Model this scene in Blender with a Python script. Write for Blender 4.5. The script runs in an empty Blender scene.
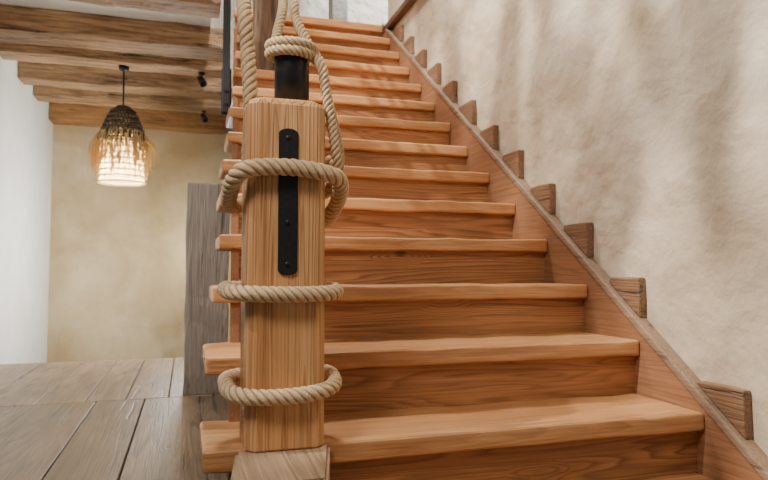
import bpy, bmesh, math, random
from mathutils import Vector, Matrix
random.seed(7)
C = 0.808            # camera height above floor
YAW = 17.1; PITCH = 2.86
cs, sn = math.cos(math.radians(YAW)), math.sin(math.radians(YAW))
def ratio(px):       # bearing (x/y) of a survey column
    t = (px-384)/640.0
    return (t*cs+sn)/(cs-t*sn)
scene = bpy.context.scene
COL = scene.collection

# ------------------------------------------------------------------ materials
def new_mat(name):
    m = bpy.data.materials.new(name); m.use_nodes = True
    nt = m.node_tree
    for n in list(nt.nodes): nt.nodes.remove(n)
    out = nt.nodes.new('ShaderNodeOutputMaterial')
    b = nt.nodes.new('ShaderNodeBsdfPrincipled')
    nt.links.new(b.outputs[0], out.inputs[0])
    return m, nt, b, out
def N(nt, t, **kw):
    n = nt.nodes.new(t)
    for k, v in kw.items(): setattr(n, k, v)
    return n
def math_n(nt, op, a, b=None, c=None):
    n = nt.nodes.new('ShaderNodeMath'); n.operation = op
    for i, v in enumerate((a, b, c)):
        if v is None: continue
        if isinstance(v, (int, float)): n.inputs[i].default_value = v
        else: nt.links.new(v, n.inputs[i])
    return n.outputs[0]
def mix_c(nt, fac, a, b, mode='MIX'):
    n = nt.nodes.new('ShaderNodeMix'); n.data_type = 'RGBA'; n.blend_type = mode
    if isinstance(fac, (int, float)): n.inputs[0].default_value = fac
    else: nt.links.new(fac, n.inputs[0])
    for i, v in ((6, a), (7, b)):
        if isinstance(v, tuple): n.inputs[i].default_value = (*v, 1)
        else: nt.links.new(v, n.inputs[i])
    return n.outputs[2]
def mrange(nt, v, a, b, c=0., d=1.):
    r = N(nt, 'ShaderNodeMapRange'); r.inputs[1].default_value = a; r.inputs[2].default_value = b
    r.inputs[3].default_value = c; r.inputs[4].default_value = d
    nt.links.new(v, r.inputs[0]); return r.outputs[0]
def wood(name, dark, mid, light, axis, rings=9, across=3.2, along=0.45, rough=0.55, contrast=0.8,
         bump=0.25, grime=0.3, tint=False, fib=150, crack=0., fibs=.4, blotch=(1.2, 4.0), knots=0., lo_fade=.4, worn=0.):
    m, nt, b, out = new_mat(name)
    tc = N(nt, 'ShaderNodeTexCoord'); oi = N(nt, 'ShaderNodeObjectInfo')
    off = N(nt, 'ShaderNodeVectorMath', operation='SCALE'); off.inputs[0].default_value = (37, 53, 71)
    nt.links.new(oi.outputs['Random'], off.inputs['Scale'])
    add = N(nt, 'ShaderNodeVectorMath', operation='ADD')
    nt.links.new(tc.outputs['Object'], add.inputs[0]); nt.links.new(off.outputs[0], add.inputs[1])
    co = add.outputs[0]
    at = None
    if tint:
        at = N(nt, 'ShaderNodeAttribute', attribute_name='tint')
        s2 = N(nt, 'ShaderNodeVectorMath', operation='SCALE'); s2.inputs[0].default_value = (31, 17, 43)
        nt.links.new(at.outputs['Fac'], s2.inputs['Scale'])
        a2 = N(nt, 'ShaderNodeVectorMath', operation='ADD')
        nt.links.new(co, a2.inputs[0]); nt.links.new(s2.outputs[0], a2.inputs[1]); co = a2.outputs[0]
    def mapped(al, ac):
        mp = N(nt, 'ShaderNodeMapping')
        s = [ac, ac, ac]; s[axis] = al
        mp.inputs['Scale'].default_value = s
        nt.links.new(co, mp.inputs['Vector']); return mp.outputs[0]
    def noise(vec, det=3, ro=.5, dist=0.):
        n = N(nt, 'ShaderNodeTexNoise'); n.inputs['Scale'].default_value = 1.0; n.inputs['Detail'].default_value = det
        n.inputs['Roughness'].default_value = ro; n.inputs['Distortion'].default_value = dist
        nt.links.new(vec, n.inputs['Vector']); return n.outputs['Fac']
    n1 = noise(mapped(along, across), 2.5, .4, .2)
    kn = None
    if knots:
        vo = N(nt, 'ShaderNodeTexVoronoi'); vo.inputs['Scale'].default_value = 1.
        nt.links.new(mapped(2.6, 7.0), vo.inputs['Vector'])
        sep = N(nt, 'ShaderNodeSeparateColor'); nt.links.new(vo.outputs['Color'], sep.inputs[0])
        gate = math_n(nt, 'GREATER_THAN', sep.outputs[0], 1-knots)
        halo = math_n(nt, 'MULTIPLY', mrange(nt, vo.outputs['Distance'], 0., .38, .28, 0.), gate)
        n1 = math_n(nt, 'ADD', n1, halo)
        kn = math_n(nt, 'MULTIPLY', mrange(nt, vo.outputs['Distance'], .05, .10, 1., 0.), gate)
    r = math_n(nt, 'MULTIPLY', n1, float(rings)*2)
    r = math_n(nt, 'FRACT', r)
    ring = math_n(nt, 'POWER', r, 2.0)
    edge = math_n(nt, 'SUBTRACT', 1.0, r); edge = math_n(nt, 'MULTIPLY', edge, 5.5)
    edge = math_n(nt, 'MINIMUM', edge, 1.0); ring = math_n(nt, 'MULTIPLY', ring, edge)
    n2 = noise(mapped(4.0, fib)); n3 = noise(mapped(*blotch))
    n4 = noise(mapped(1.5, 40), 4)
    base = mix_c(nt, mrange(nt, n3, .3, .7), mid, light)
    fade = mrange(nt, noise(mapped(.9, 5.), 1), .35, .6, lo_fade, 1.)
    fac = math_n(nt, 'MULTIPLY', math_n(nt, 'MULTIPLY', ring, contrast), fade)
    c = mix_c(nt, fac, base, dark)
    c = mix_c(nt, mrange(nt, n2, .42, .72, 0, fibs), c, dark)
    c = mix_c(nt, mrange(nt, n4, .5, .75, 0, fibs*.8), c, dark)
    if worn:   # pale scuffed patches
        c = mix_c(nt, mrange(nt, noise(mapped(3., 9.), 5, .6), .5, .72, 0, worn), c, tuple(min(1, x*1.1+.05) for x in light))
    if kn is not None: c = mix_c(nt, math_n(nt, 'MULTIPLY', kn, .85), c, tuple(x*.5 for x in dark))
    hgt = math_n(nt, 'MULTIPLY_ADD', ring, -0.5, n2)
    if crack:
        n5 = noise(mapped(1.3, 22), 4, .6, .3)
        ck = mrange(nt, n5, .60, .68, 0, 1)
        c = mix_c(nt, math_n(nt, 'MULTIPLY', ck, crack), c, tuple(x*.3 for x in dark))
        hgt = math_n(nt, 'MULTIPLY_ADD', ck, -2., hgt)
    hsv = N(nt, 'ShaderNodeHueSaturation'); nt.links.new(c, hsv.inputs['Color'])
    src = at.outputs['Fac'] if tint else oi.outputs['Random']
    nt.links.new(math_n(nt, 'MULTIPLY_ADD', src, grime, 1-grime/2), hsv.inputs['Value'])
    nt.links.new(hsv.outputs[0], b.inputs['Base Color'])
    b.inputs['Roughness'].default_value = rough
    bp = N(nt, 'ShaderNodeBump'); bp.inputs['Strength'].default_value = bump; bp.inputs['Distance'].default_value = .004
    nt.links.new(hgt, bp.inputs['Height']); nt.links.new(bp.outputs[0], b.inputs['Normal'])
    return m
def plaster(name, a, bcol, c2, scale=1.3, rough=0.85, bump=0.35, patch=.5, ochre=None, fine=.3):
    m, nt, b, out = new_mat(name)
    tc = N(nt, 'ShaderNodeTexCoord')
    def noise(s, det, ro=.6, dist=0.):
        n = N(nt, 'ShaderNodeTexNoise'); n.inputs['Scale'].default_value = s; n.inputs['Detail'].default_value = det
        n.inputs['Roughness'].default_value = ro; n.inputs['Distortion'].default_value = dist
        nt.links.new(tc.outputs['Object'], n.inputs['Vector']); return n.outputs['Fac']
    n1 = noise(scale, 4, .5, .5); n2 = noise(5, 9, .6, .3); n3 = noise(90, 3); n4 = noise(scale*1.6, 3, .5, .8)
    c = mix_c(nt, mrange(nt, n1, .35, .65), a, bcol)
    if ochre: c = mix_c(nt, mrange(nt, n4, .45, .75, 0, .8), c, ochre)
    c = mix_c(nt, mrange(nt, n2, .48, .72, 0, patch), c, c2)
    nt.links.new(c, b.inputs['Base Color']); b.inputs['Roughness'].default_value = rough
    n2s = noise(5, 5, .48, .2)
    h = math_n(nt, 'MULTIPLY_ADD', n3, .05, math_n(nt, 'MULTIPLY', n2s, fine*2))
    h = math_n(nt, 'MULTIPLY_ADD', n1, 1.6, h)
    h = math_n(nt, 'MULTIPLY_ADD', n4, 1.2, h)
    bp = N(nt, 'ShaderNodeBump'); bp.inputs['Strength'].default_value = bump; bp.inputs['Distance'].default_value = .03
    nt.links.new(h, bp.inputs['Height']); nt.links.new(bp.outputs[0], b.inputs['Normal'])
    return m
def plain(name, col, rough=.5, metal=0., var=.15, scale=40, bump=.1):
    m, nt, b, out = new_mat(name)
    tc = N(nt, 'ShaderNodeTexCoord'); n = N(nt, 'ShaderNodeTexNoise'); n.inputs['Scale'].default_value = scale
    nt.links.new(tc.outputs['Object'], n.inputs['Vector'])
    d = tuple(x*(1-var*2) for x in col); l = tuple(min(1, x*(1+var)) for x in col)
    nt.links.new(mix_c(nt, n.outputs['Fac'], d, l), b.inputs['Base Color'])
    b.inputs['Roughness'].default_value = rough; b.inputs['Metallic'].default_value = metal
    bp = N(nt, 'ShaderNodeBump'); bp.inputs['Strength'].default_value = bump; bp.inputs['Distance'].default_value = .002
    nt.links.new(n.outputs['Fac'], bp.inputs['Height']); nt.links.new(bp.outputs[0], b.inputs['Normal'])
    return m

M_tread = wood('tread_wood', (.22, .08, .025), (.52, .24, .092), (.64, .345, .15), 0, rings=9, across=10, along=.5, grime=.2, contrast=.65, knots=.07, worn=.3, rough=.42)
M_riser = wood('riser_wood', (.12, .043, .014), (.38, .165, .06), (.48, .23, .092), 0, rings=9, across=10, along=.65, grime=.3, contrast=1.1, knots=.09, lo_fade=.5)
M_string = wood('stringer_wood', (.12, .05, .025), (.26, .12, .056), (.33, .16, .08), 1, rings=8, across=8, grime=.05, contrast=.6)
M_cap = wood('moulding_wood', (.10, .06, .04), (.23, .145, .09), (.32, .215, .14), 1, rings=8, across=12, grime=.05, contrast=.5, crack=.5)
M_post = wood('newel_wood', (.24, .08, .022), (.64, .315, .122), (.78, .46, .21), 2, rings=8, across=21, along=.5, contrast=1.15, grime=.0, bump=.7, fibs=.35, lo_fade=.65, blotch=(1.2, 10.))
M_base = wood('base_wood', (.18, .11, .07), (.40, .27, .17), (.53, .385, .26), 1, rings=8, across=11, grime=.0, crack=.45, bump=.7)
M_block = wood('block_wood', (.06, .03, .016), (.22, .115, .058), (.32, .18, .10), 1, rings=8, across=14, grime=.3, bump=.6, crack=.6)
M_dark = wood('weathered_wood', (.15, .125, .10), (.35, .305, .255), (.46, .41, .35), 2, rings=8, across=14, grime=0, bump=.9, crack=.6)
M_beam = wood('beam_wood', (.06, .025, .009), (.33, .165, .068), (.58, .37, .19), 0, rings=4, across=6, grime=.35, bump=1., fib=60, crack=1., fibs=.7, blotch=(1., 9.))
M_beam2 = wood('orange_beam_wood', (.10, .04, .012), (.38, .17, .052), (.48, .25, .09), 0, rings=6, across=8, grime=0, bump=.7, fib=60, crack=.6, fibs=.5)
M_upost = wood('brown_post_wood', (.025, .012, .006), (.12, .06, .03), (.20, .105, .05), 2, rings=8, across=9, grime=0, crack=.7, bump=.8)
M_floor = wood('floor_wood', (.04, .025, .015), (.14, .095, .06), (.22, .155, .10), 1, rings=6, across=7, along=.4, tint=True, grime=.5, bump=.4, rough=.46, crack=.6, knots=.07, worn=.3, contrast=.9)
M_wall = plaster('plaster_beige', (.55, .45, .325), (.68, .59, .465), (.42, .335, .24), bump=.7, ochre=(.47, .355, .225), patch=.5, scale=1.1, fine=.7)
M_cream = plaster('plaster_cream', (.56, .43, .245), (.72, .60, .40), (.43, .315, .165), scale=.9, ochre=(.42, .28, .13), bump=.3, patch=.4)
M_white = plaster('plaster_white', (.78, .78, .73), (.85, .85, .81), (.70, .70, .64), scale=1.5)
M_ceil = plaster('ceiling_white', (.74, .71, .64), (.82, .79, .73), (.62, .58, .49))
M_stone = plaster('grey_stone', (.28, .27, .25), (.42, .41, .39), (.2, .19, .18), scale=5)
M_stw = plaster('pale_rough_wall', (.60, .57, .50), (.84, .82, .76), (.42, .39, .33), scale=4.5, bump=1., patch=.7, fine=1.)
M_black = plain('black_iron', (.020, .021, .024), .5, .4, .3, 120, .5)
M_blackp = plain('black_pipe', (.015, .016, .018), .38, .2, .2, 60, .2)
M_screw = plain('dark_screw', (.008, .008, .008), .5, .3)

def rope_mat():
    m, nt, b, out = new_mat('hemp_rope')
    uv = N(nt, 'ShaderNodeTexCoord')
    def uvn(sx, sy):
        mp = N(nt, 'ShaderNodeMapping'); mp.inputs['Scale'].default_value = (sx, sy, 1)
        nt.links.new(uv.outputs['UV'], mp.inputs['Vector'])
        n = N(nt, 'ShaderNodeTexNoise'); n.inputs['Scale'].default_value = 1; n.inputs['Detail'].default_value = 3
        nt.links.new(mp.outputs[0], n.inputs['Vector']); return n.outputs['Fac']
    n = uvn(420, 90)
    n2 = N(nt, 'ShaderNodeTexNoise'); n2.inputs['Scale'].default_value = 330; n2.inputs['Detail'].default_value = 3
    nt.links.new(uv.outputs['Object'], n2.inputs['Vector'])
    at = N(nt, 'ShaderNodeAttribute', attribute_name='groove')
    c = mix_c(nt, mrange(nt, n, .35, .65), (.60, .41, .22), (.97, .77, .52))
    c = mix_c(nt, mrange(nt, n2.outputs['Fac'], .45, .7, 0, .5), c, (.45, .29, .14))
    c = mix_c(nt, math_n(nt, 'MULTIPLY', at.outputs['Fac'], .9), c, (.26, .14, .06))
    nt.links.new(c, b.inputs['Base Color']); b.inputs['Roughness'].default_value = .95
    h = math_n(nt, 'ADD', n2.outputs['Fac'], n)
    bp = N(nt, 'ShaderNodeBump'); bp.inputs['Strength'].default_value = 1.; bp.inputs['Distance'].default_value = .0025
    nt.links.new(h, bp.inputs['Height']); nt.links.new(bp.outputs[0], b.inputs['Normal'])
    return m
M_rope = rope_mat()

# ------------------------------------------------------------------ helpers
def finish(o, parent=None, label=None, cat=None, group=None, kind=None):
    if o.name not in COL.objects: COL.objects.link(o)
    if parent:
        o.parent = parent; o.matrix_parent_inverse = Matrix.Identity(4)
        o.location = Vector(o.location) - Vector(parent.location)
    if label: o['label'] = label
    if cat: o['category'] = cat
    if group: o['group'] = group
    if kind: o['kind'] = kind
    return o
def empty(name, loc, label, cat, group=None):
    o = bpy.data.objects.new(name, None); o.location = loc; o.empty_display_size = .1
    return finish(o, None, label, cat, group)
def from_bm(bm, name, loc, mat, smooth=False, **kw):
    me = bpy.data.meshes.new(name); bmesh.ops.recalc_face_normals(bm, faces=bm.faces)
    bm.to_mesh(me); bm.free()
    if smooth:
        for p in me.polygons: p.use_smooth = True
    me.materials.append(mat)
    o = bpy.data.objects.new(name, me); o.location = loc
    return finish(o, **kw)
def box(name, x0, x1, y0, y1, z0, z1, mat, bevel=0., seg=2, wob=0., cuts=0, prof=.6, top=None, **kw):
    bm = bmesh.new(); bmesh.ops.create_cube(bm, size=1)
    d = (x1-x0, y1-y0, z1-z0); c = Vector(((x0+x1)/2, (y0+y1)/2, (z0+z1)/2))
    for v in bm.verts: v.co = Vector((v.co.x*d[0], v.co.y*d[1], v.co.z*d[2]))
    if cuts:
        ax = max(range(3), key=lambda i: d[i])
        es = [e for e in bm.edges if abs(e.verts[0].co[ax]-e.verts[1].co[ax]) > 1e-4]
        bmesh.ops.subdivide_edges(bm, edges=es, cuts=cuts)
        if wob:
            rnd = random.Random(len(name)*13 + int(c.y*100))
            for v in bm.verts:
                for i in range(3):
                    if i != ax: v.co[i] += rnd.uniform(-wob, wob)
    if bevel:
        es = [e for e in bm.edges if len(e.link_faces) == 2 and e.calc_face_angle(0) > .6]
        bmesh.ops.bevel(bm, geom=es, offset=bevel, segments=seg, profile=prof, affect='EDGES')
    if top:
        f = max(bm.faces, key=lambda f: f.calc_center_median().z)
        bmesh.ops.bevel(bm, geom=list(f.edges), offset=top, segments=2, profile=.5, affect='EDGES')
    return from_bm(bm, name, c, mat, **kw)
def prism(name, pts_yz, xf, thick, mat, bevel=0., **kw):
    cy = sum(p[0] for p in pts_yz)/len(pts_yz); cz = sum(p[1] for p in pts_yz)/len(pts_yz); cx = xf(cy)
    bm = bmesh.new()
    a = [bm.verts.new((xf(y)-cx, y-cy, z-cz)) for y, z in pts_yz]
    b_ = [bm.verts.new((xf(y)-cx+thick, y-cy, z-cz)) for y, z in pts_yz]
    bm.faces.new(a); bm.faces.new(list(reversed(b_)))
    n = len(a)
    for i in range(n): bm.faces.new((a[i], b_[i], b_[(i+1) % n], a[(i+1) % n]))
    bmesh.ops.recalc_face_normals(bm, faces=bm.faces)
    if bevel: bmesh.ops.bevel(bm, geom=list(bm.edges), offset=bevel, segments=2, profile=.6, affect='EDGES')
    return from_bm(bm, name, (cx, cy, cz), mat, **kw)
def lathe(name, prof, loc, mat, seg=40, smooth=True, cap=True, **kw):
    bm = bmesh.new(); rings = []
    for r, z in prof:
        rings.append([bm.verts.new((r*math.cos(2*math.pi*i/seg), r*math.sin(2*math.pi*i/seg), z)) for i in range(seg)])
    for a, b_ in zip(rings, rings[1:]):
        for i in range(seg): bm.faces.new((a[i], a[(i+1) % seg], b_[(i+1) % seg], b_[i]))
    if cap:
        bm.faces.new(list(reversed(rings[0]))); bm.faces.new(rings[-1])
    return from_bm(bm, name, loc, mat, smooth=smooth, **kw)
def catmull(pts, step, closed=False):
    P = [Vector(p) for p in pts]; n = len(P); out = []
    rng = range(n) if closed else range(n-1)
    for i in rng:
        if closed: p0, p1, p2, p3 = P[i-1], P[i], P[(i+1) % n], P[(i+2) % n]
        else: p0, p1, p2, p3 = P[max(i-1, 0)], P[i], P[i+1], P[min(i+2, n-1)]
        m = max(2, int((p2-p1).length/step))
        for j in range(m):
            t = j/m
            out.append(.5*((2*p1)+(-p0+p2)*t+(2*p0-5*p1+4*p2-p3)*t*t+(-p0+3*p1-3*p2+p3)*t**3))
    if not closed: out.append(P[-1])
    return out
NS = 4
def rope(name, pts, R, closed=False, step=.0035, pitch=None, **kw):
    path = catmull(pts, step, closed); n = len(path)
    c = sum(path, Vector())/n; path = [p-c for p in path]
    pitch = pitch or R*2*2.0; K = 32
    T = []
    for i in range(n):
        a = path[(i-1) % n] if (closed or i > 0) else path[0]
        b_ = path[(i+1) % n] if (closed or i < n-1) else path[-1]
        T.append((b_-a).normalized())
    L = sum((path[(i+1) % n]-path[i]).length for i in range(n if closed else n-1))
    turns = L/pitch
    u = T[0].orthogonal().normalized(); U = [u]
    for i in range(1, n):
        u = (u - T[i]*u.dot(T[i])).normalized(); U.append(u)
    extra = 0.
    if closed:
        u2 = (u - T[0]*u.dot(T[0])).normalized(); w = T[0].cross(U[0])
        extra = math.atan2(u2.dot(w), u2.dot(U[0])); turns = round(turns*NS)/NS
    bm = bmesh.new(); lay = bm.verts.layers.float.new('groove'); uvl = bm.loops.layers.uv.new('UVMap')
    rings = []; s = 0.
    for i in range(n):
        w = T[i].cross(U[i]); ph = 2*math.pi*turns*s/L - extra*s/L
        ring = []
        for k in range(K):
            f = 2*math.pi*k/K
            q = abs(math.cos(NS/2*f))
            rr = R*(.78+.22*q**.7)
            v = bm.verts.new(path[i]+(U[i]*math.cos(f+ph)+w*math.sin(f+ph))*rr)
            v[lay] = max(0., 1-q*1.8)
            ring.append(v)
        rings.append((ring, s))
        s += (path[(i+1) % n]-path[i]).length
    m = n if closed else n-1
    for i in range(m):
        a, s0 = rings[i]; b_, s1 = rings[(i+1) % n]
        sh = 0
        if closed and i == n-1:
            s1 = L
            sh = min(range(K), key=lambda q: (a[0].co-b_[q].co).length)
        for k in range(K):
            f = bm.faces.new((a[k], a[(k+1) % K], b_[(k+1+sh) % K], b_[(k+sh) % K]))
            for lp_, (uu, vv) in zip(f.loops, ((k/K, s0), ((k+1)/K, s0), ((k+1)/K, s1), (k/K, s1))): lp_[uvl].uv = (uu*.1, vv)
    if not closed:
        bm.faces.new(list(reversed(rings[0][0]))); bm.faces.new(rings[-1][0])
    return from_bm(bm, name, c, M_rope, smooth=True, **kw)

# ------------------------------------------------------------------ structure
WX = 1.564; YE = 4.975
def wallmesh(name, x0, x1, y0, y1, z0, z1, mat, **kw): return box(name, x0, x1, y0, y1, z0, z1, mat, kind='structure', **kw)
wallmesh('wall_right', WX, WX+.25, -1.5, YE, -.05, 5.6, M_wall, label='rough beige lime plaster wall beside the stairs')
wallmesh('wall_left', -1.78, -1.58, 4.2, 8.74, -1.3, 2.86, M_white, label='white plaster wall')
wallmesh('wall_back', -1.58, 1.56, 8.54, 8.74, -1.3, 2.86, M_cream, label='ochre yellow plaster wall')
wallmesh('wall_upper', -1.78, 3.4, 7.3, 7.45, 2.95, 5.6, M_stw, label='bright pale rough wall of the upper floor')
wallmesh('ceiling', -1.78, .16, 4.0, 8.74, 2.86, 2.95, M_ceil, label='pale ceiling between the beams')

def planks(name, defs, mat, ztop, th, **kw):
    bm = bmesh.new(); lay = bm.verts.layers.float.new('tint')
    for (x0, x1, y0, y1) in defs:
        t = random.random(); g = .0032
        if y0 > 3: t = 1.3+.5*t         # newer, paler boards behind
        else: t *= .8
        r = bmesh.ops.create_cube(bm, size=1)
        for v in r['verts']:
            v.co = Vector((x0+g+(v.co.x+.5)*(x1-x0-2*g), y0+g+(v.co.y+.5)*(y1-y0-2*g), ztop-th+(v.co.z+.5)*th)); v[lay] = t
        es = list({e for v in r['verts'] for e in v.link_edges})
        rb = bmesh.ops.bevel(bm, geom=es, offset=.004, segments=1, affect='EDGES')
        for v in rb['verts']: v[lay] = t
    return from_bm(bm, name, (0, 0, 0), mat, **kw)
near = [-1.78, -1.42, -.98, -.53, -.243, .09, .36, .66, .97, 1.27, 1.56]
far = [-1.58, -1.2, -.88, -.60, -.36, -.10, .18, .5, .85, 1.2, 1.56]
defs = [(a, b, -1.5, 4.4) for a, b in zip(near, near[1:])] + [(a, b, 4.4, 6.4) for a, b in zip(far, far[1:])]
planks('floor', defs, M_floor, 0, .05, kind='structure', label='worn grey-brown wooden plank floor')

beams = [(4.50, 4.76, .20), (5.45, 5.78, .30), (6.04, 6.3, .36), (6.80, 7.05, .4), (7.45, 7.70, .42), (8.26, 8.54, .44)]
for i, (a, b, xr) in enumerate(beams):
    last = i == len(beams)-1
    bo = box('ceiling_beam', -1.58, xr, a, b, (2.60 if last else 2.66+(i % 3)*.006), 2.86, M_beam2 if last else M_beam, bevel=.014, cuts=8, wob=.007,
        label='orange-brown wooden ceiling beam against the back wall' if last else 'rough-hewn brown wooden ceiling beam', cat='ceiling beam', group='ceiling beams')
    md = bo.modifiers.new('sub', 'SUBSURF'); md.subdivision_type = 'SIMPLE'; md.levels = 3; md.render_levels = 3
    tx = bpy.data.textures.new('rough', 'CLOUDS'); tx.noise_scale = .05
    dm = bo.modifiers.new('rough', 'DISPLACE'); dm.texture = tx; dm.strength = .012; dm.mid_level = .6; dm.texture_coords = 'GLOBAL'

# ------------------------------------------------------------------ staircase
ys = [1.31, 1.60, 1.885, 2.185, 2.475, 2.76, 3.035, 3.30, 3.55, 3.80, 4.05, 4.29, 4.52, 4.75, 4.98]
lp = [205, 205, 207, 213, 219, 219, 221, 226, 227, 231, 232, 233, 234, 235, 236]
RISE = .19; TH = .054; XR = 1.516
def ztop(k): return C-.428+RISE*(k-1)
SL = .0638
st = empty('staircase', (.8, 1.4, 0), 'honey pine staircase with thick treads along a plastered wall', 'staircase')
n = len(ys)
for k in range(n):
    y0 = ys[k]
    if k < n-1:
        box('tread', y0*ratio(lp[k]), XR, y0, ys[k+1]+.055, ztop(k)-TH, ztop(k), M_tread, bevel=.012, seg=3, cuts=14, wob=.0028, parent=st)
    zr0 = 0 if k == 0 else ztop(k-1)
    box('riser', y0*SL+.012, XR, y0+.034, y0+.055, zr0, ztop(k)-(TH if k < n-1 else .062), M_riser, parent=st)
prof = [(ys[0]+.02, 0)]
for k in range(n-2):
    prof.append((ys[k]+.02, ztop(k)-TH)); prof.append((ys[k+1]+.02, ztop(k)-TH))
prof.append((ys[n-2]+.02, ztop(n-2)-TH)); prof.append((YE, ztop(n-2)-TH)); prof.append((YE, 0))
prism('side_panel', prof, lambda y: y*SL, .03, M_string, parent=st, label='reddish stepped side panel under the treads')
box('floor_upper', .48, 3.2, ys[-1]+.06, 7.3, ztop(n-1)-.06, ztop(n-1), M_tread, bevel=.004, kind='structure', label='pine boards of the upper landing')
box('landing_edge', .32, XR+.04, ys[-1], ys[-1]+.059, ztop(n-1)-.06, ztop(n-1), M_tread, bevel=.008, parent=st, label='landing edge board')
SS = .724
def Lz(y): return C-.428+(y-1.6)*SS+.038
CAPH = .03; Y0 = 1.16
prism('wall_stringer', [(Y0, 0.0), (Y0, Lz(Y0)-CAPH), (YE, Lz(YE)-CAPH), (YE, Lz(YE)-.42), (1.75, 0)],
      lambda y: XR, .046, M_string, parent=st, label='reddish wooden stringer along the wall')
prism('stringer_moulding', [(Y0, Lz(Y0)-CAPH), (Y0, Lz(Y0)+.004), (YE, Lz(YE)+.004), (YE, Lz(YE)-CAPH)],
      lambda y: XR-.006, .053, M_cap, bevel=.007, parent=st, label='weathered grey-brown moulding on the stringer')

by = [1.468, 1.906, 2.21, 2.484, 2.758, 3.02, 3.285, 3.55, 3.81, 4.07, 4.32, 4.56]
rb_ = random.Random(5)
for i, y in enumerate(by):
    h = .138*rb_.uniform(.94, 1.04); L_ = rb_.uniform(.17, .19); b0 = Lz(y)+.006
    pts = [(y, b0), (y+rb_.uniform(-.006, .004), b0+h*.5), (y+rb_.uniform(-.004, .004), b0+h), (y+.09, b0+h+rb_.uniform(-.004, .004)), (y+L_-.01, b0+h), (y+L_, Lz(y+L_)+.006)]
    prism('wall_block', pts, lambda yy: XR+.014, .033, M_block, bevel=.006,
          label='brown wedge of rough wood set on the wall stringer', cat='wooden block', group='wedges along the stringer')

# ------------------------------------------------------------------ newel post
px0, px1, py0, py1 = .137, .331, 1.56, 1.75
zt = C+.43; zb = ztop(1)
nw = empty('newel_post', (.234, 1.655, zb), 'square pine newel post wrapped in rope beside the stairs', 'newel post')
bm = bmesh.new()
def octo(inset, ch, z):
    x0, x1, y0, y1 = px0-.234+inset, px1-.234-inset, py0-1.655+inset, py1-1.655-inset
    return [bm.verts.new(p) for p in ((x0+ch, y0, z), (x1-ch, y0, z), (x1, y0+ch, z), (x1, y1-ch, z), (x1-ch, y1, z), (x0+ch, y1, z), (x0, y1-ch, z), (x0, y0+ch, z))]
H = zt-zb
lv = [octo(.003, .020, -H/2), octo(0, .022, -H/2+.004), octo(0, .022, H/2-.018), octo(.005, .023, H/2-.006), octo(.014, .023, H/2)]
for a, b_ in zip(lv, lv[1:]):
    for i in range(8): bm.faces.new((a[i], a[(i+1) % 8], b_[(i+1) % 8], b_[i]))
bm.faces.new(lv[0]); bm.faces.new(lv[-1])
bmesh.ops.recalc_face_normals(bm, faces=bm.faces)
ve = [e for e in bm.edges if abs(e.verts[0].co.z-e.verts[1].co.z) > .5]
bmesh.ops.bevel(bm, geom=ve, offset=.003, segments=2, affect='EDGES')
from_bm(bm, 'post_body', (.234, 1.655, (zt+zb)/2), M_post, parent=nw)
bm = bmesh.new()
q = [(.085, 1.33), (.288, 1.33), (.350, 1.598), (.118, 1.598)]
lo = [bm.verts.new((x-.22, y-1.46, -.095)) for x, y in q]; hi = [bm.verts.new((x-.22, y-1.46, .0935)) for x, y in q]
bm.faces.new(lo); bm.faces.new(hi)
for i in range(4): bm.faces.new((lo[i], lo[(i+1) % 4], hi[(i+1) % 4], hi[i]))
bmesh.ops.recalc_face_normals(bm, faces=bm.faces)
bmesh.ops.bevel(bm, geom=list(bm.edges), offset=.008, segments=2, affect='EDGES')
from_bm(bm, 'base_block', (.22, 1.46, ztop(0)+.095), M_base, parent=nw, label='pale weathered wooden base block')
pc = (.256, 1.655)
lathe('pipe', [(.001, 0), (.045, 0), (.045, .160), (.042, .165), (.036, .165), (.035, .12), (.001, .12)], (pc[0], pc[1], zt-.001), M_blackp, parent=nw, cap=False, label='black pipe stub on the post top')
bm = bmesh.new(); W = .0235; H0, H1 = C-.008, C+.352; xc = .234
ol = []
for i in range(13):
    a = math.pi*i/12; ol.append((W*math.cos(a), (H1-W*.55)+W*.55*math.sin(a)))
for i in range(13):
    a = math.pi+math.pi*i/12; ol.append((W*math.cos(a), (H0+W*.55)+W*.55*math.sin(a)))
zc = (H0+H1)/2
f = [bm.verts.new((x, 0, z-zc)) for x, z in ol]; g = [bm.verts.new((x, .007, z-zc)) for x, z in ol]
bm.faces.new(f); bm.faces.new(g)
for i in range(len(f)): bm.faces.new((f[i], g[i], g[(i+1) % len(f)], f[(i+1) % len(f)]))
bmesh.ops.recalc_face_normals(bm, faces=bm.faces)
fe = [e for e in bm.edges if all(abs(v.co.y) < 1e-5 for v in e.verts)]
bmesh.ops.bevel(bm, geom=fe, offset=.0018, segments=2, affect='EDGES')
strap = from_bm(bm, 'metal_strap', (xc, py0-.0065, zc), M_black, parent=nw, label='black iron strap screwed on the post')
for z in (C+.328, C+.12, C+.018):
    s = lathe('screw', [(.0005, .0025), (.0035, .0025), (.0065, .001), (.0075, 0), (.0075, -.002)], (xc, py0-.0065, z), M_screw, seg=16, cap=False)
    s.rotation_euler = (math.radians(90), 0, 0)
    s.parent = strap; s.location = Vector((xc, py0-.0065, z))-Vector((xc, py0-.0065, zc))

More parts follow.
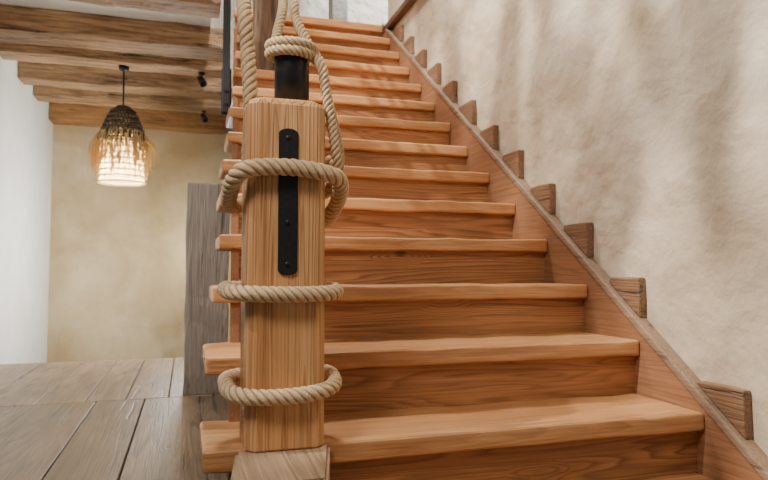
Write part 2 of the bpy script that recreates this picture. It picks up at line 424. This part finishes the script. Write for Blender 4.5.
# ------------------------------------------------------------------ ropes
def Z(p): return [(x, y, z+C) for x, y, z in p]
cx, cy = .234, 1.655
def loop(z, hx, hy, sag=0., tilt=0., nn=4., ox=0.):
    pts = []
    for i in range(28):
        a = 2*math.pi*i/28
        c_, s_ = math.cos(a), math.sin(a)
        r = (abs(c_)**nn+abs(s_)**nn)**(-1/nn)
        x = hx*r*c_; y = hy*r*s_
        pts.append((cx+ox+x, cy+y, z+tilt*x/hx + (sag*(-s_) if s_ < 0 else 0)))
    return Z(pts)
rope('rope_loop', loop(-.044, .137, .118, sag=-.010, tilt=-.001, nn=3.2, ox=-.003), .0200, closed=True,
     label='beige twisted hemp rope ring around the middle of the post', cat='rope', group='rope rings on the newel post')
rope('rope_loop', loop(-.272, .134, .118, sag=-.024, tilt=.004, nn=3.1, ox=-.003), .0200, closed=True,
     label='beige twisted hemp rope ring around the base of the post', cat='rope', group='rope rings on the newel post')
mainp = [(.355, 1.70, .30), (.378, 1.665, .262), (.380, 1.715, .235), (.33, 1.785, .212),
         (.234, 1.792, .195), (.14, 1.79, .182), (.108, 1.74, .178), (.099, 1.66, .190), (.105, 1.575, .222), (.138, 1.540, .246), (.234, 1.5375, .253),
         (.33, 1.540, .242), (.368, 1.575, .226), (.382, 1.66, .190), (.372, 1.76, .150), (.33, 1.815, .155), (.234, 1.83, .19), (.178, 1.83, .245), (.162, 1.815, .32),
         (.165, 1.805, .45), (.156, 1.82, .62), (.148, 1.90, .82), (.20, 2.6, 1.32), (.415, 4.07, 2.26)]
rope('handrail_rope', Z(mainp), .0215, label='thick beige hemp rope wound around the newel post', cat='rope')
def wrap(z0, z1, a0, a1, r, m):
    return [(pc[0]+r*math.cos(math.radians(a0+(a1-a0)*i/m)), pc[1]+r*math.sin(math.radians(a0+(a1-a0)*i/m)), z0+(z1-z0)*i/m) for i in range(m+1)]
r1 = [(.46, 4.07, 2.26), (.31, 2.5, 1.28), (.258, 1.85, .81), (.226, 1.725, .65)] + wrap(.592, .560, 140, 690, .058, 20) + \
     [(.327, 1.608, .525), (.336, 1.603, .47), (.350, 1.60, .39), (.364, 1.605, .31), (.378, 1.625, .265), (.375, 1.66, .25)]
r2 = [(.50, 4.07, 2.32), (.33, 2.5, 1.31), (.286, 1.86, .83), (.285, 1.765, .71), (.315, 1.72, .62), (.342, 1.69, .56),
      (.352, 1.655, .46), (.368, 1.638, .38), (.382, 1.645, .31), (.385, 1.67, .26)]
rope('thin_rope', Z(r1), .0138, label='thin beige hemp rope wrapped around the black pipe', cat='rope', group='thin ropes on the pipe')
rope('thin_rope', Z(r2), .0138, label='thin beige hemp rope hanging down beside the black pipe', cat='rope', group='thin ropes on the pipe')

# ------------------------------------------------------------------ things beside the stair
box('weathered_post', -.01, .27, 4.42, 4.62, 0, C+.595, M_dark, bevel=.010, cuts=10, wob=.006, label='grey weathered wooden post standing beside the stairs', cat='wooden post')
box('upper_post', 4.12*ratio(252), 4.12*ratio(280), 4.11, 4.26, ztop(10), 3.9, M_upost, bevel=.012, cuts=8, wob=.006, label='dark brown old timber post standing on a stair tread', cat='wooden post')
ip = empty('iron_stanchion', (.215, 3.86, ztop(8)-.2), 'black iron stanchion bolted to the side of the stairs', 'railing post')
box('bar', .185, .228, 3.84, 3.87, ztop(9)-.15, 3.6, M_black, bevel=.003, parent=ip)
box('mounting_plate', .18, .238, 3.87, 3.878, ztop(9)-.16, ztop(9)+.12, M_black, bevel=.002, parent=ip)
for z in (.0, .08):
    s = lathe('bolt', [(.0005, .01), (.01, .01), (.012, .006), (.012, -.002)], (.206, 3.838, ztop(9)-.1+z), M_screw, seg=6, cap=False, smooth=False)
    s.rotation_euler = (math.radians(90), 0, 0); s.parent = ip; s.location = Vector(s.location)-Vector(ip.location)
box('wall_rail', 1.51, 1.562, 3.4, 4.97, C+1.96, C+2.01, M_upost, bevel=.008, label='brown wooden rail fixed along the plaster wall', cat='handrail')
box('stone_pillar', 1.45, 1.62, 6.6, 6.8, ztop(n-1), 4.6, M_stone, bevel=.01, label='grey stone pillar standing on the upper landing', cat='pillar')

for i, (x, y, zz) in enumerate(((6.15*ratio(199), 6.15, 2.668), (7.6*ratio(202), 7.6, 2.665))):
    sp = empty('spotlight', (x, y, zz), 'small black spotlight fixed under a ceiling beam', 'spotlight', 'black spotlights')
    lathe('mount', [(.001, 0), (.03, 0), (.03, -.015), (.006, -.02), (.006, -.06)], (x, y, zz+.001), M_black, parent=sp, seg=20, cap=False)
    h = lathe('lamp_head', [(.001, .05), (.028, .045), (.034, -.05), (.028, -.05), (.024, 0), (.001, .0)], (x, y-.02, zz-.08), M_black, seg=20, cap=False, parent=sp)
    h.rotation_euler = (math.radians(-40), 0, .6)

# ------------------------------------------------------------------ pendant lamp
lx, ly = -.573, 6.17
pl = empty('pendant_lamp', (lx, ly, 2.66), 'lit woven rattan pendant lamp with straw fringe below a beam', 'pendant lamp')
M_ratd = plain('dark_rattan', (.055, .038, .024), .8, 0, .3, 60)
def straw_mat(name, col, tcol, f):
    m, nt, b, out = new_mat(name)
    tc = N(nt, 'ShaderNodeTexCoord'); nn = N(nt, 'ShaderNodeTexNoise'); nn.inputs['Scale'].default_value = 25
    nt.links.new(tc.outputs['Object'], nn.inputs['Vector'])
    nt.links.new(mix_c(nt, nn.outputs['Fac'], tuple(x*.75 for x in col), col), b.inputs['Base Color']); b.inputs['Roughness'].default_value = .8
    tr = N(nt, 'ShaderNodeBsdfTranslucent'); tr.inputs[0].default_value = (*tcol, 1)
    mx = N(nt, 'ShaderNodeMixShader'); mx.inputs[0].default_value = f
    nt.links.new(b.outputs[0], mx.inputs[1]); nt.links.new(tr.outputs[0], mx.inputs[2]); nt.links.new(mx.outputs[0], out.inputs[0])
    return m
M_straw = straw_mat('straw', (.72, .55, .28), (.95, .76, .42), .35)
M_cloth = straw_mat('shade_cloth', (.90, .79, .56), (.95, .80, .52), .6)
lathe('ceiling_hook', [(.001, 0), (.045, 0), (.045, -.03), (.02, -.045), (.001, -.05)], (lx, ly, 2.672), M_black, parent=pl, cap=False, seg=24)
lathe('cord', [(.008, 0), (.008, -.40)], (lx, ly, 2.63), M_black, parent=pl, seg=10)
zs = C+1.487
profd = [(.05, 0), (.095, -.03), (.13, -.09), (.16, -.17), (.185, -.24), (.20, -.30)]
def rad(z):
    for (r0, z0), (r1, z1) in zip(profd, profd[1:]):
        if z1 <= z <= z0: return r0+(r1-r0)*(z-z0)/(z1-z0)
    return profd[-1][0]
def stick(bm, p, q, r, sides=4):
    p = Vector(p); q = Vector(q); d = (q-p).normalized(); u = d.orthogonal().normalized(); w = d.cross(u)
    A = [bm.verts.new(p+(u*math.cos(2*math.pi*i/sides)+w*math.sin(2*math.pi*i/sides))*r) for i in range(sides)]
    B = [bm.verts.new(q+(u*math.cos(2*math.pi*i/sides)+w*math.sin(2*math.pi*i/sides))*r) for i in range(sides)]
    for i in range(sides): bm.faces.new((A[i], A[(i+1) % sides], B[(i+1) % sides], B[i]))
    bm.faces.new(A); bm.faces.new(B)
def hoop(bm, r, z, t, seg=40):
    pts = [Vector((r*math.cos(2*math.pi*i/seg), r*math.sin(2*math.pi*i/seg), z)) for i in range(seg)]
    for i in range(seg): stick(bm, pts[i], pts[(i+1) % seg], t)
rnd = random.Random(3)
bm = bmesh.new()
for i in range(28):
    a = 2*math.pi*i/28
    for (r0, z0), (r1, z1) in zip(profd, profd[1:]):
        for tw in (.14, -.14):
            stick(bm, (r0*math.cos(a), r0*math.sin(a), z0), (r1*math.cos(a+tw), r1*math.sin(a+tw), z1), .007)
for j in range(8): hoop(bm, rad(-.30*j/7)+.004, -.30*j/7, .010)
bmesh.ops.create_cone(bm, cap_ends=True, segments=24, radius1=.06, radius2=.05, depth=.02)
for i in range(150):
    a = rnd.uniform(0, 6.283); z0 = -rnd.uniform(.10, .30); r0 = rad(z0)
    stick(bm, (r0*math.cos(a), r0*math.sin(a), z0), ((r0+.03)*math.cos(a+.1), (r0+.03)*math.sin(a+.1), z0-rnd.uniform(.04, .13)), .0035, 3)
from_bm(bm, 'shade_top', (lx, ly, zs), M_ratd, parent=pl, label='dark woven rattan crown')
cloth = []
for j in range(9):
    z = -.28-.045*j; cloth += [(.180, z), (.192, z-.02), (.180, z-.043)]
lathe('shade_basket', cloth, (lx, ly, zs), M_cloth, parent=pl, cap=False, label='cream slatted lower shade', smooth=False)
bm = bmesh.new()
for j in range(8): hoop(bm, .201, -.33-.051*j, .008)
for i in range(14):
    a = 2*math.pi*i/14
    stick(bm, (.2*math.cos(a), .2*math.sin(a), -.29), (.2*math.cos(a), .2*math.sin(a), -.69), .0025, 3)
from_bm(bm, 'shade_frame', (lx, ly, zs), M_straw, parent=pl, label='straw coloured hoops')
bm = bmesh.new()
for i in range(300):
    a = rnd.uniform(0, 2*math.pi); z0 = rnd.choice((-.24, -.27, -.30, -.30, -.45)); r0 = max(rad(z0), .200)+.006
    L = rnd.uniform(.12, .38)*(1 if z0 > -.4 else .5); da = rnd.uniform(-.22, .22); sp_ = abs(rnd.gauss(0, .045))
    p0 = (r0*math.cos(a), r0*math.sin(a), z0)
    pm = ((r0+sp_*.8)*math.cos(a+da*.4), (r0+sp_*.8)*math.sin(a+da*.4), z0-L*.45)
    p1 = ((r0+sp_)*math.cos(a+da), (r0+sp_)*math.sin(a+da), z0-L)
    stick(bm, p0, pm, .0048, 3); stick(bm, pm, p1, .0036, 3)
fr = from_bm(bm, 'straw_fringe', (lx, ly, zs), M_straw, parent=pl); fr['kind'] = 'stuff'
m, nt, b, out = new_mat('bulb_glow')
b.inputs['Emission Color'].default_value = (1, .78, .48, 1); b.inputs['Emission Strength'].default_value = 25
lathe('light_bulb', [(.001, .06), (.02, .055), (.025, .03), (.05, -.02), (.06, -.06), (.045, -.105), (.001, -.12)], (lx, ly, zs-.38), m, seg=20, cap=False, parent=pl)

# ------------------------------------------------------------------ lights
def area(name, loc, target, size, power, col=(1, 1, 1), sy=None):
    L = bpy.data.lights.new(name, 'AREA'); L.energy = power; L.color = col
    L.size = size
    if sy: L.shape = 'RECTANGLE'; L.size_y = sy
    o = bpy.data.objects.new(name, L); o.location = loc
    o.rotation_euler = (Vector(target)-Vector(loc)).to_track_quat('-Z', 'Y').to_euler()
    COL.objects.link(o); return o
p = bpy.data.lights.new('lamp_light', 'POINT'); p.energy = 36; p.color = (1, .76, .45); p.shadow_soft_size = .07
o = bpy.data.objects.new('lamp_light', p); o.location = (lx, ly, zs-.58); COL.objects.link(o)
area('window_light', (-1.0, .2, 3.0), (.5, 2.2, .6), .7, 62, (1, .89, .76))
area('stairwell_light', (.35, 3.6, 5.2), (.8, 2.7, 1.0), .7, 215, (1, .92, .81))
area('landing_light', (2.2, 6.2, 4.6), (1.2, 7.3, 3.6), .8, 62, (1, .97, .92))
area('left_wall_fill', (.12, 6.9, 1.2), (-1.58, 6.4, 1.0), 1.0, 72, (1, .99, .96))  # unseen area light added behind the stair side to brighten the white wall
area('back_wall_light', (.25, 7.8, 1.1), (-.9, 8.5, .9), .6, 14, (1, .90, .72))  # unseen area light aimed at the back wall, no window there
area('ceiling_fill', (-1.5, 3.7, .9), (-.5, 5.2, 2.86), .6, 17, (1, .93, .84))  # out-of-view upward fill added to brighten the ceiling, not a window
S = bpy.data.lights.new('dappled_sun', 'SPOT'); S.energy = 1900; S.spot_size = math.radians(60); S.spot_blend = .5; S.shadow_soft_size = .05; S.color = (1, .94, .84)
so = bpy.data.objects.new('dappled_sun', S); so.location = (-2.6, 1.2, 4.9)
so.rotation_euler = (Vector((1.56, 2.4, 2.2))-Vector(so.location)).to_track_quat('-Z', 'Y').to_euler(); COL.objects.link(so)
S.use_nodes = True; nt = S.node_tree; em = nt.nodes['Emission']
tc = N(nt, 'ShaderNodeTexCoord'); mp = N(nt, 'ShaderNodeMapping'); mp.inputs['Scale'].default_value = (8.5, 4.2, 3.); mp.inputs['Rotation'].default_value = (0, 0, math.radians(25))
mp.inputs['Location'].default_value = (3.3, 1.7, 0)
nt.links.new(tc.outputs['Normal'], mp.inputs['Vector'])
nz = N(nt, 'ShaderNodeTexNoise'); nz.inputs['Scale'].default_value = 2.0; nz.inputs['Detail'].default_value = .8
nt.links.new(mp.outputs[0], nz.inputs['Vector'])
nt.links.new(mrange(nt, nz.outputs['Fac'], .46, .60, .0, 1.0), em.inputs['Strength'])
w = bpy.data.worlds.new('World'); scene.world = w; w.use_nodes = True
bg = w.node_tree.nodes['Background']; bg.inputs[0].default_value = (.86, .93, 1, 1); bg.inputs[1].default_value = .15

# ------------------------------------------------------------------ camera
cam = bpy.data.cameras.new('Camera'); co = bpy.data.objects.new('Camera', cam); COL.objects.link(co)
cam.sensor_width = 36; cam.lens = 30; cam.clip_start = .02
co.location = (0, 0, C); co.rotation_euler = (math.radians(90+PITCH), 0, math.radians(-YAW))
cam.dof.use_dof = True; cam.dof.focus_distance = 1.65; cam.dof.aperture_fstop = 6.3
scene.camera = co
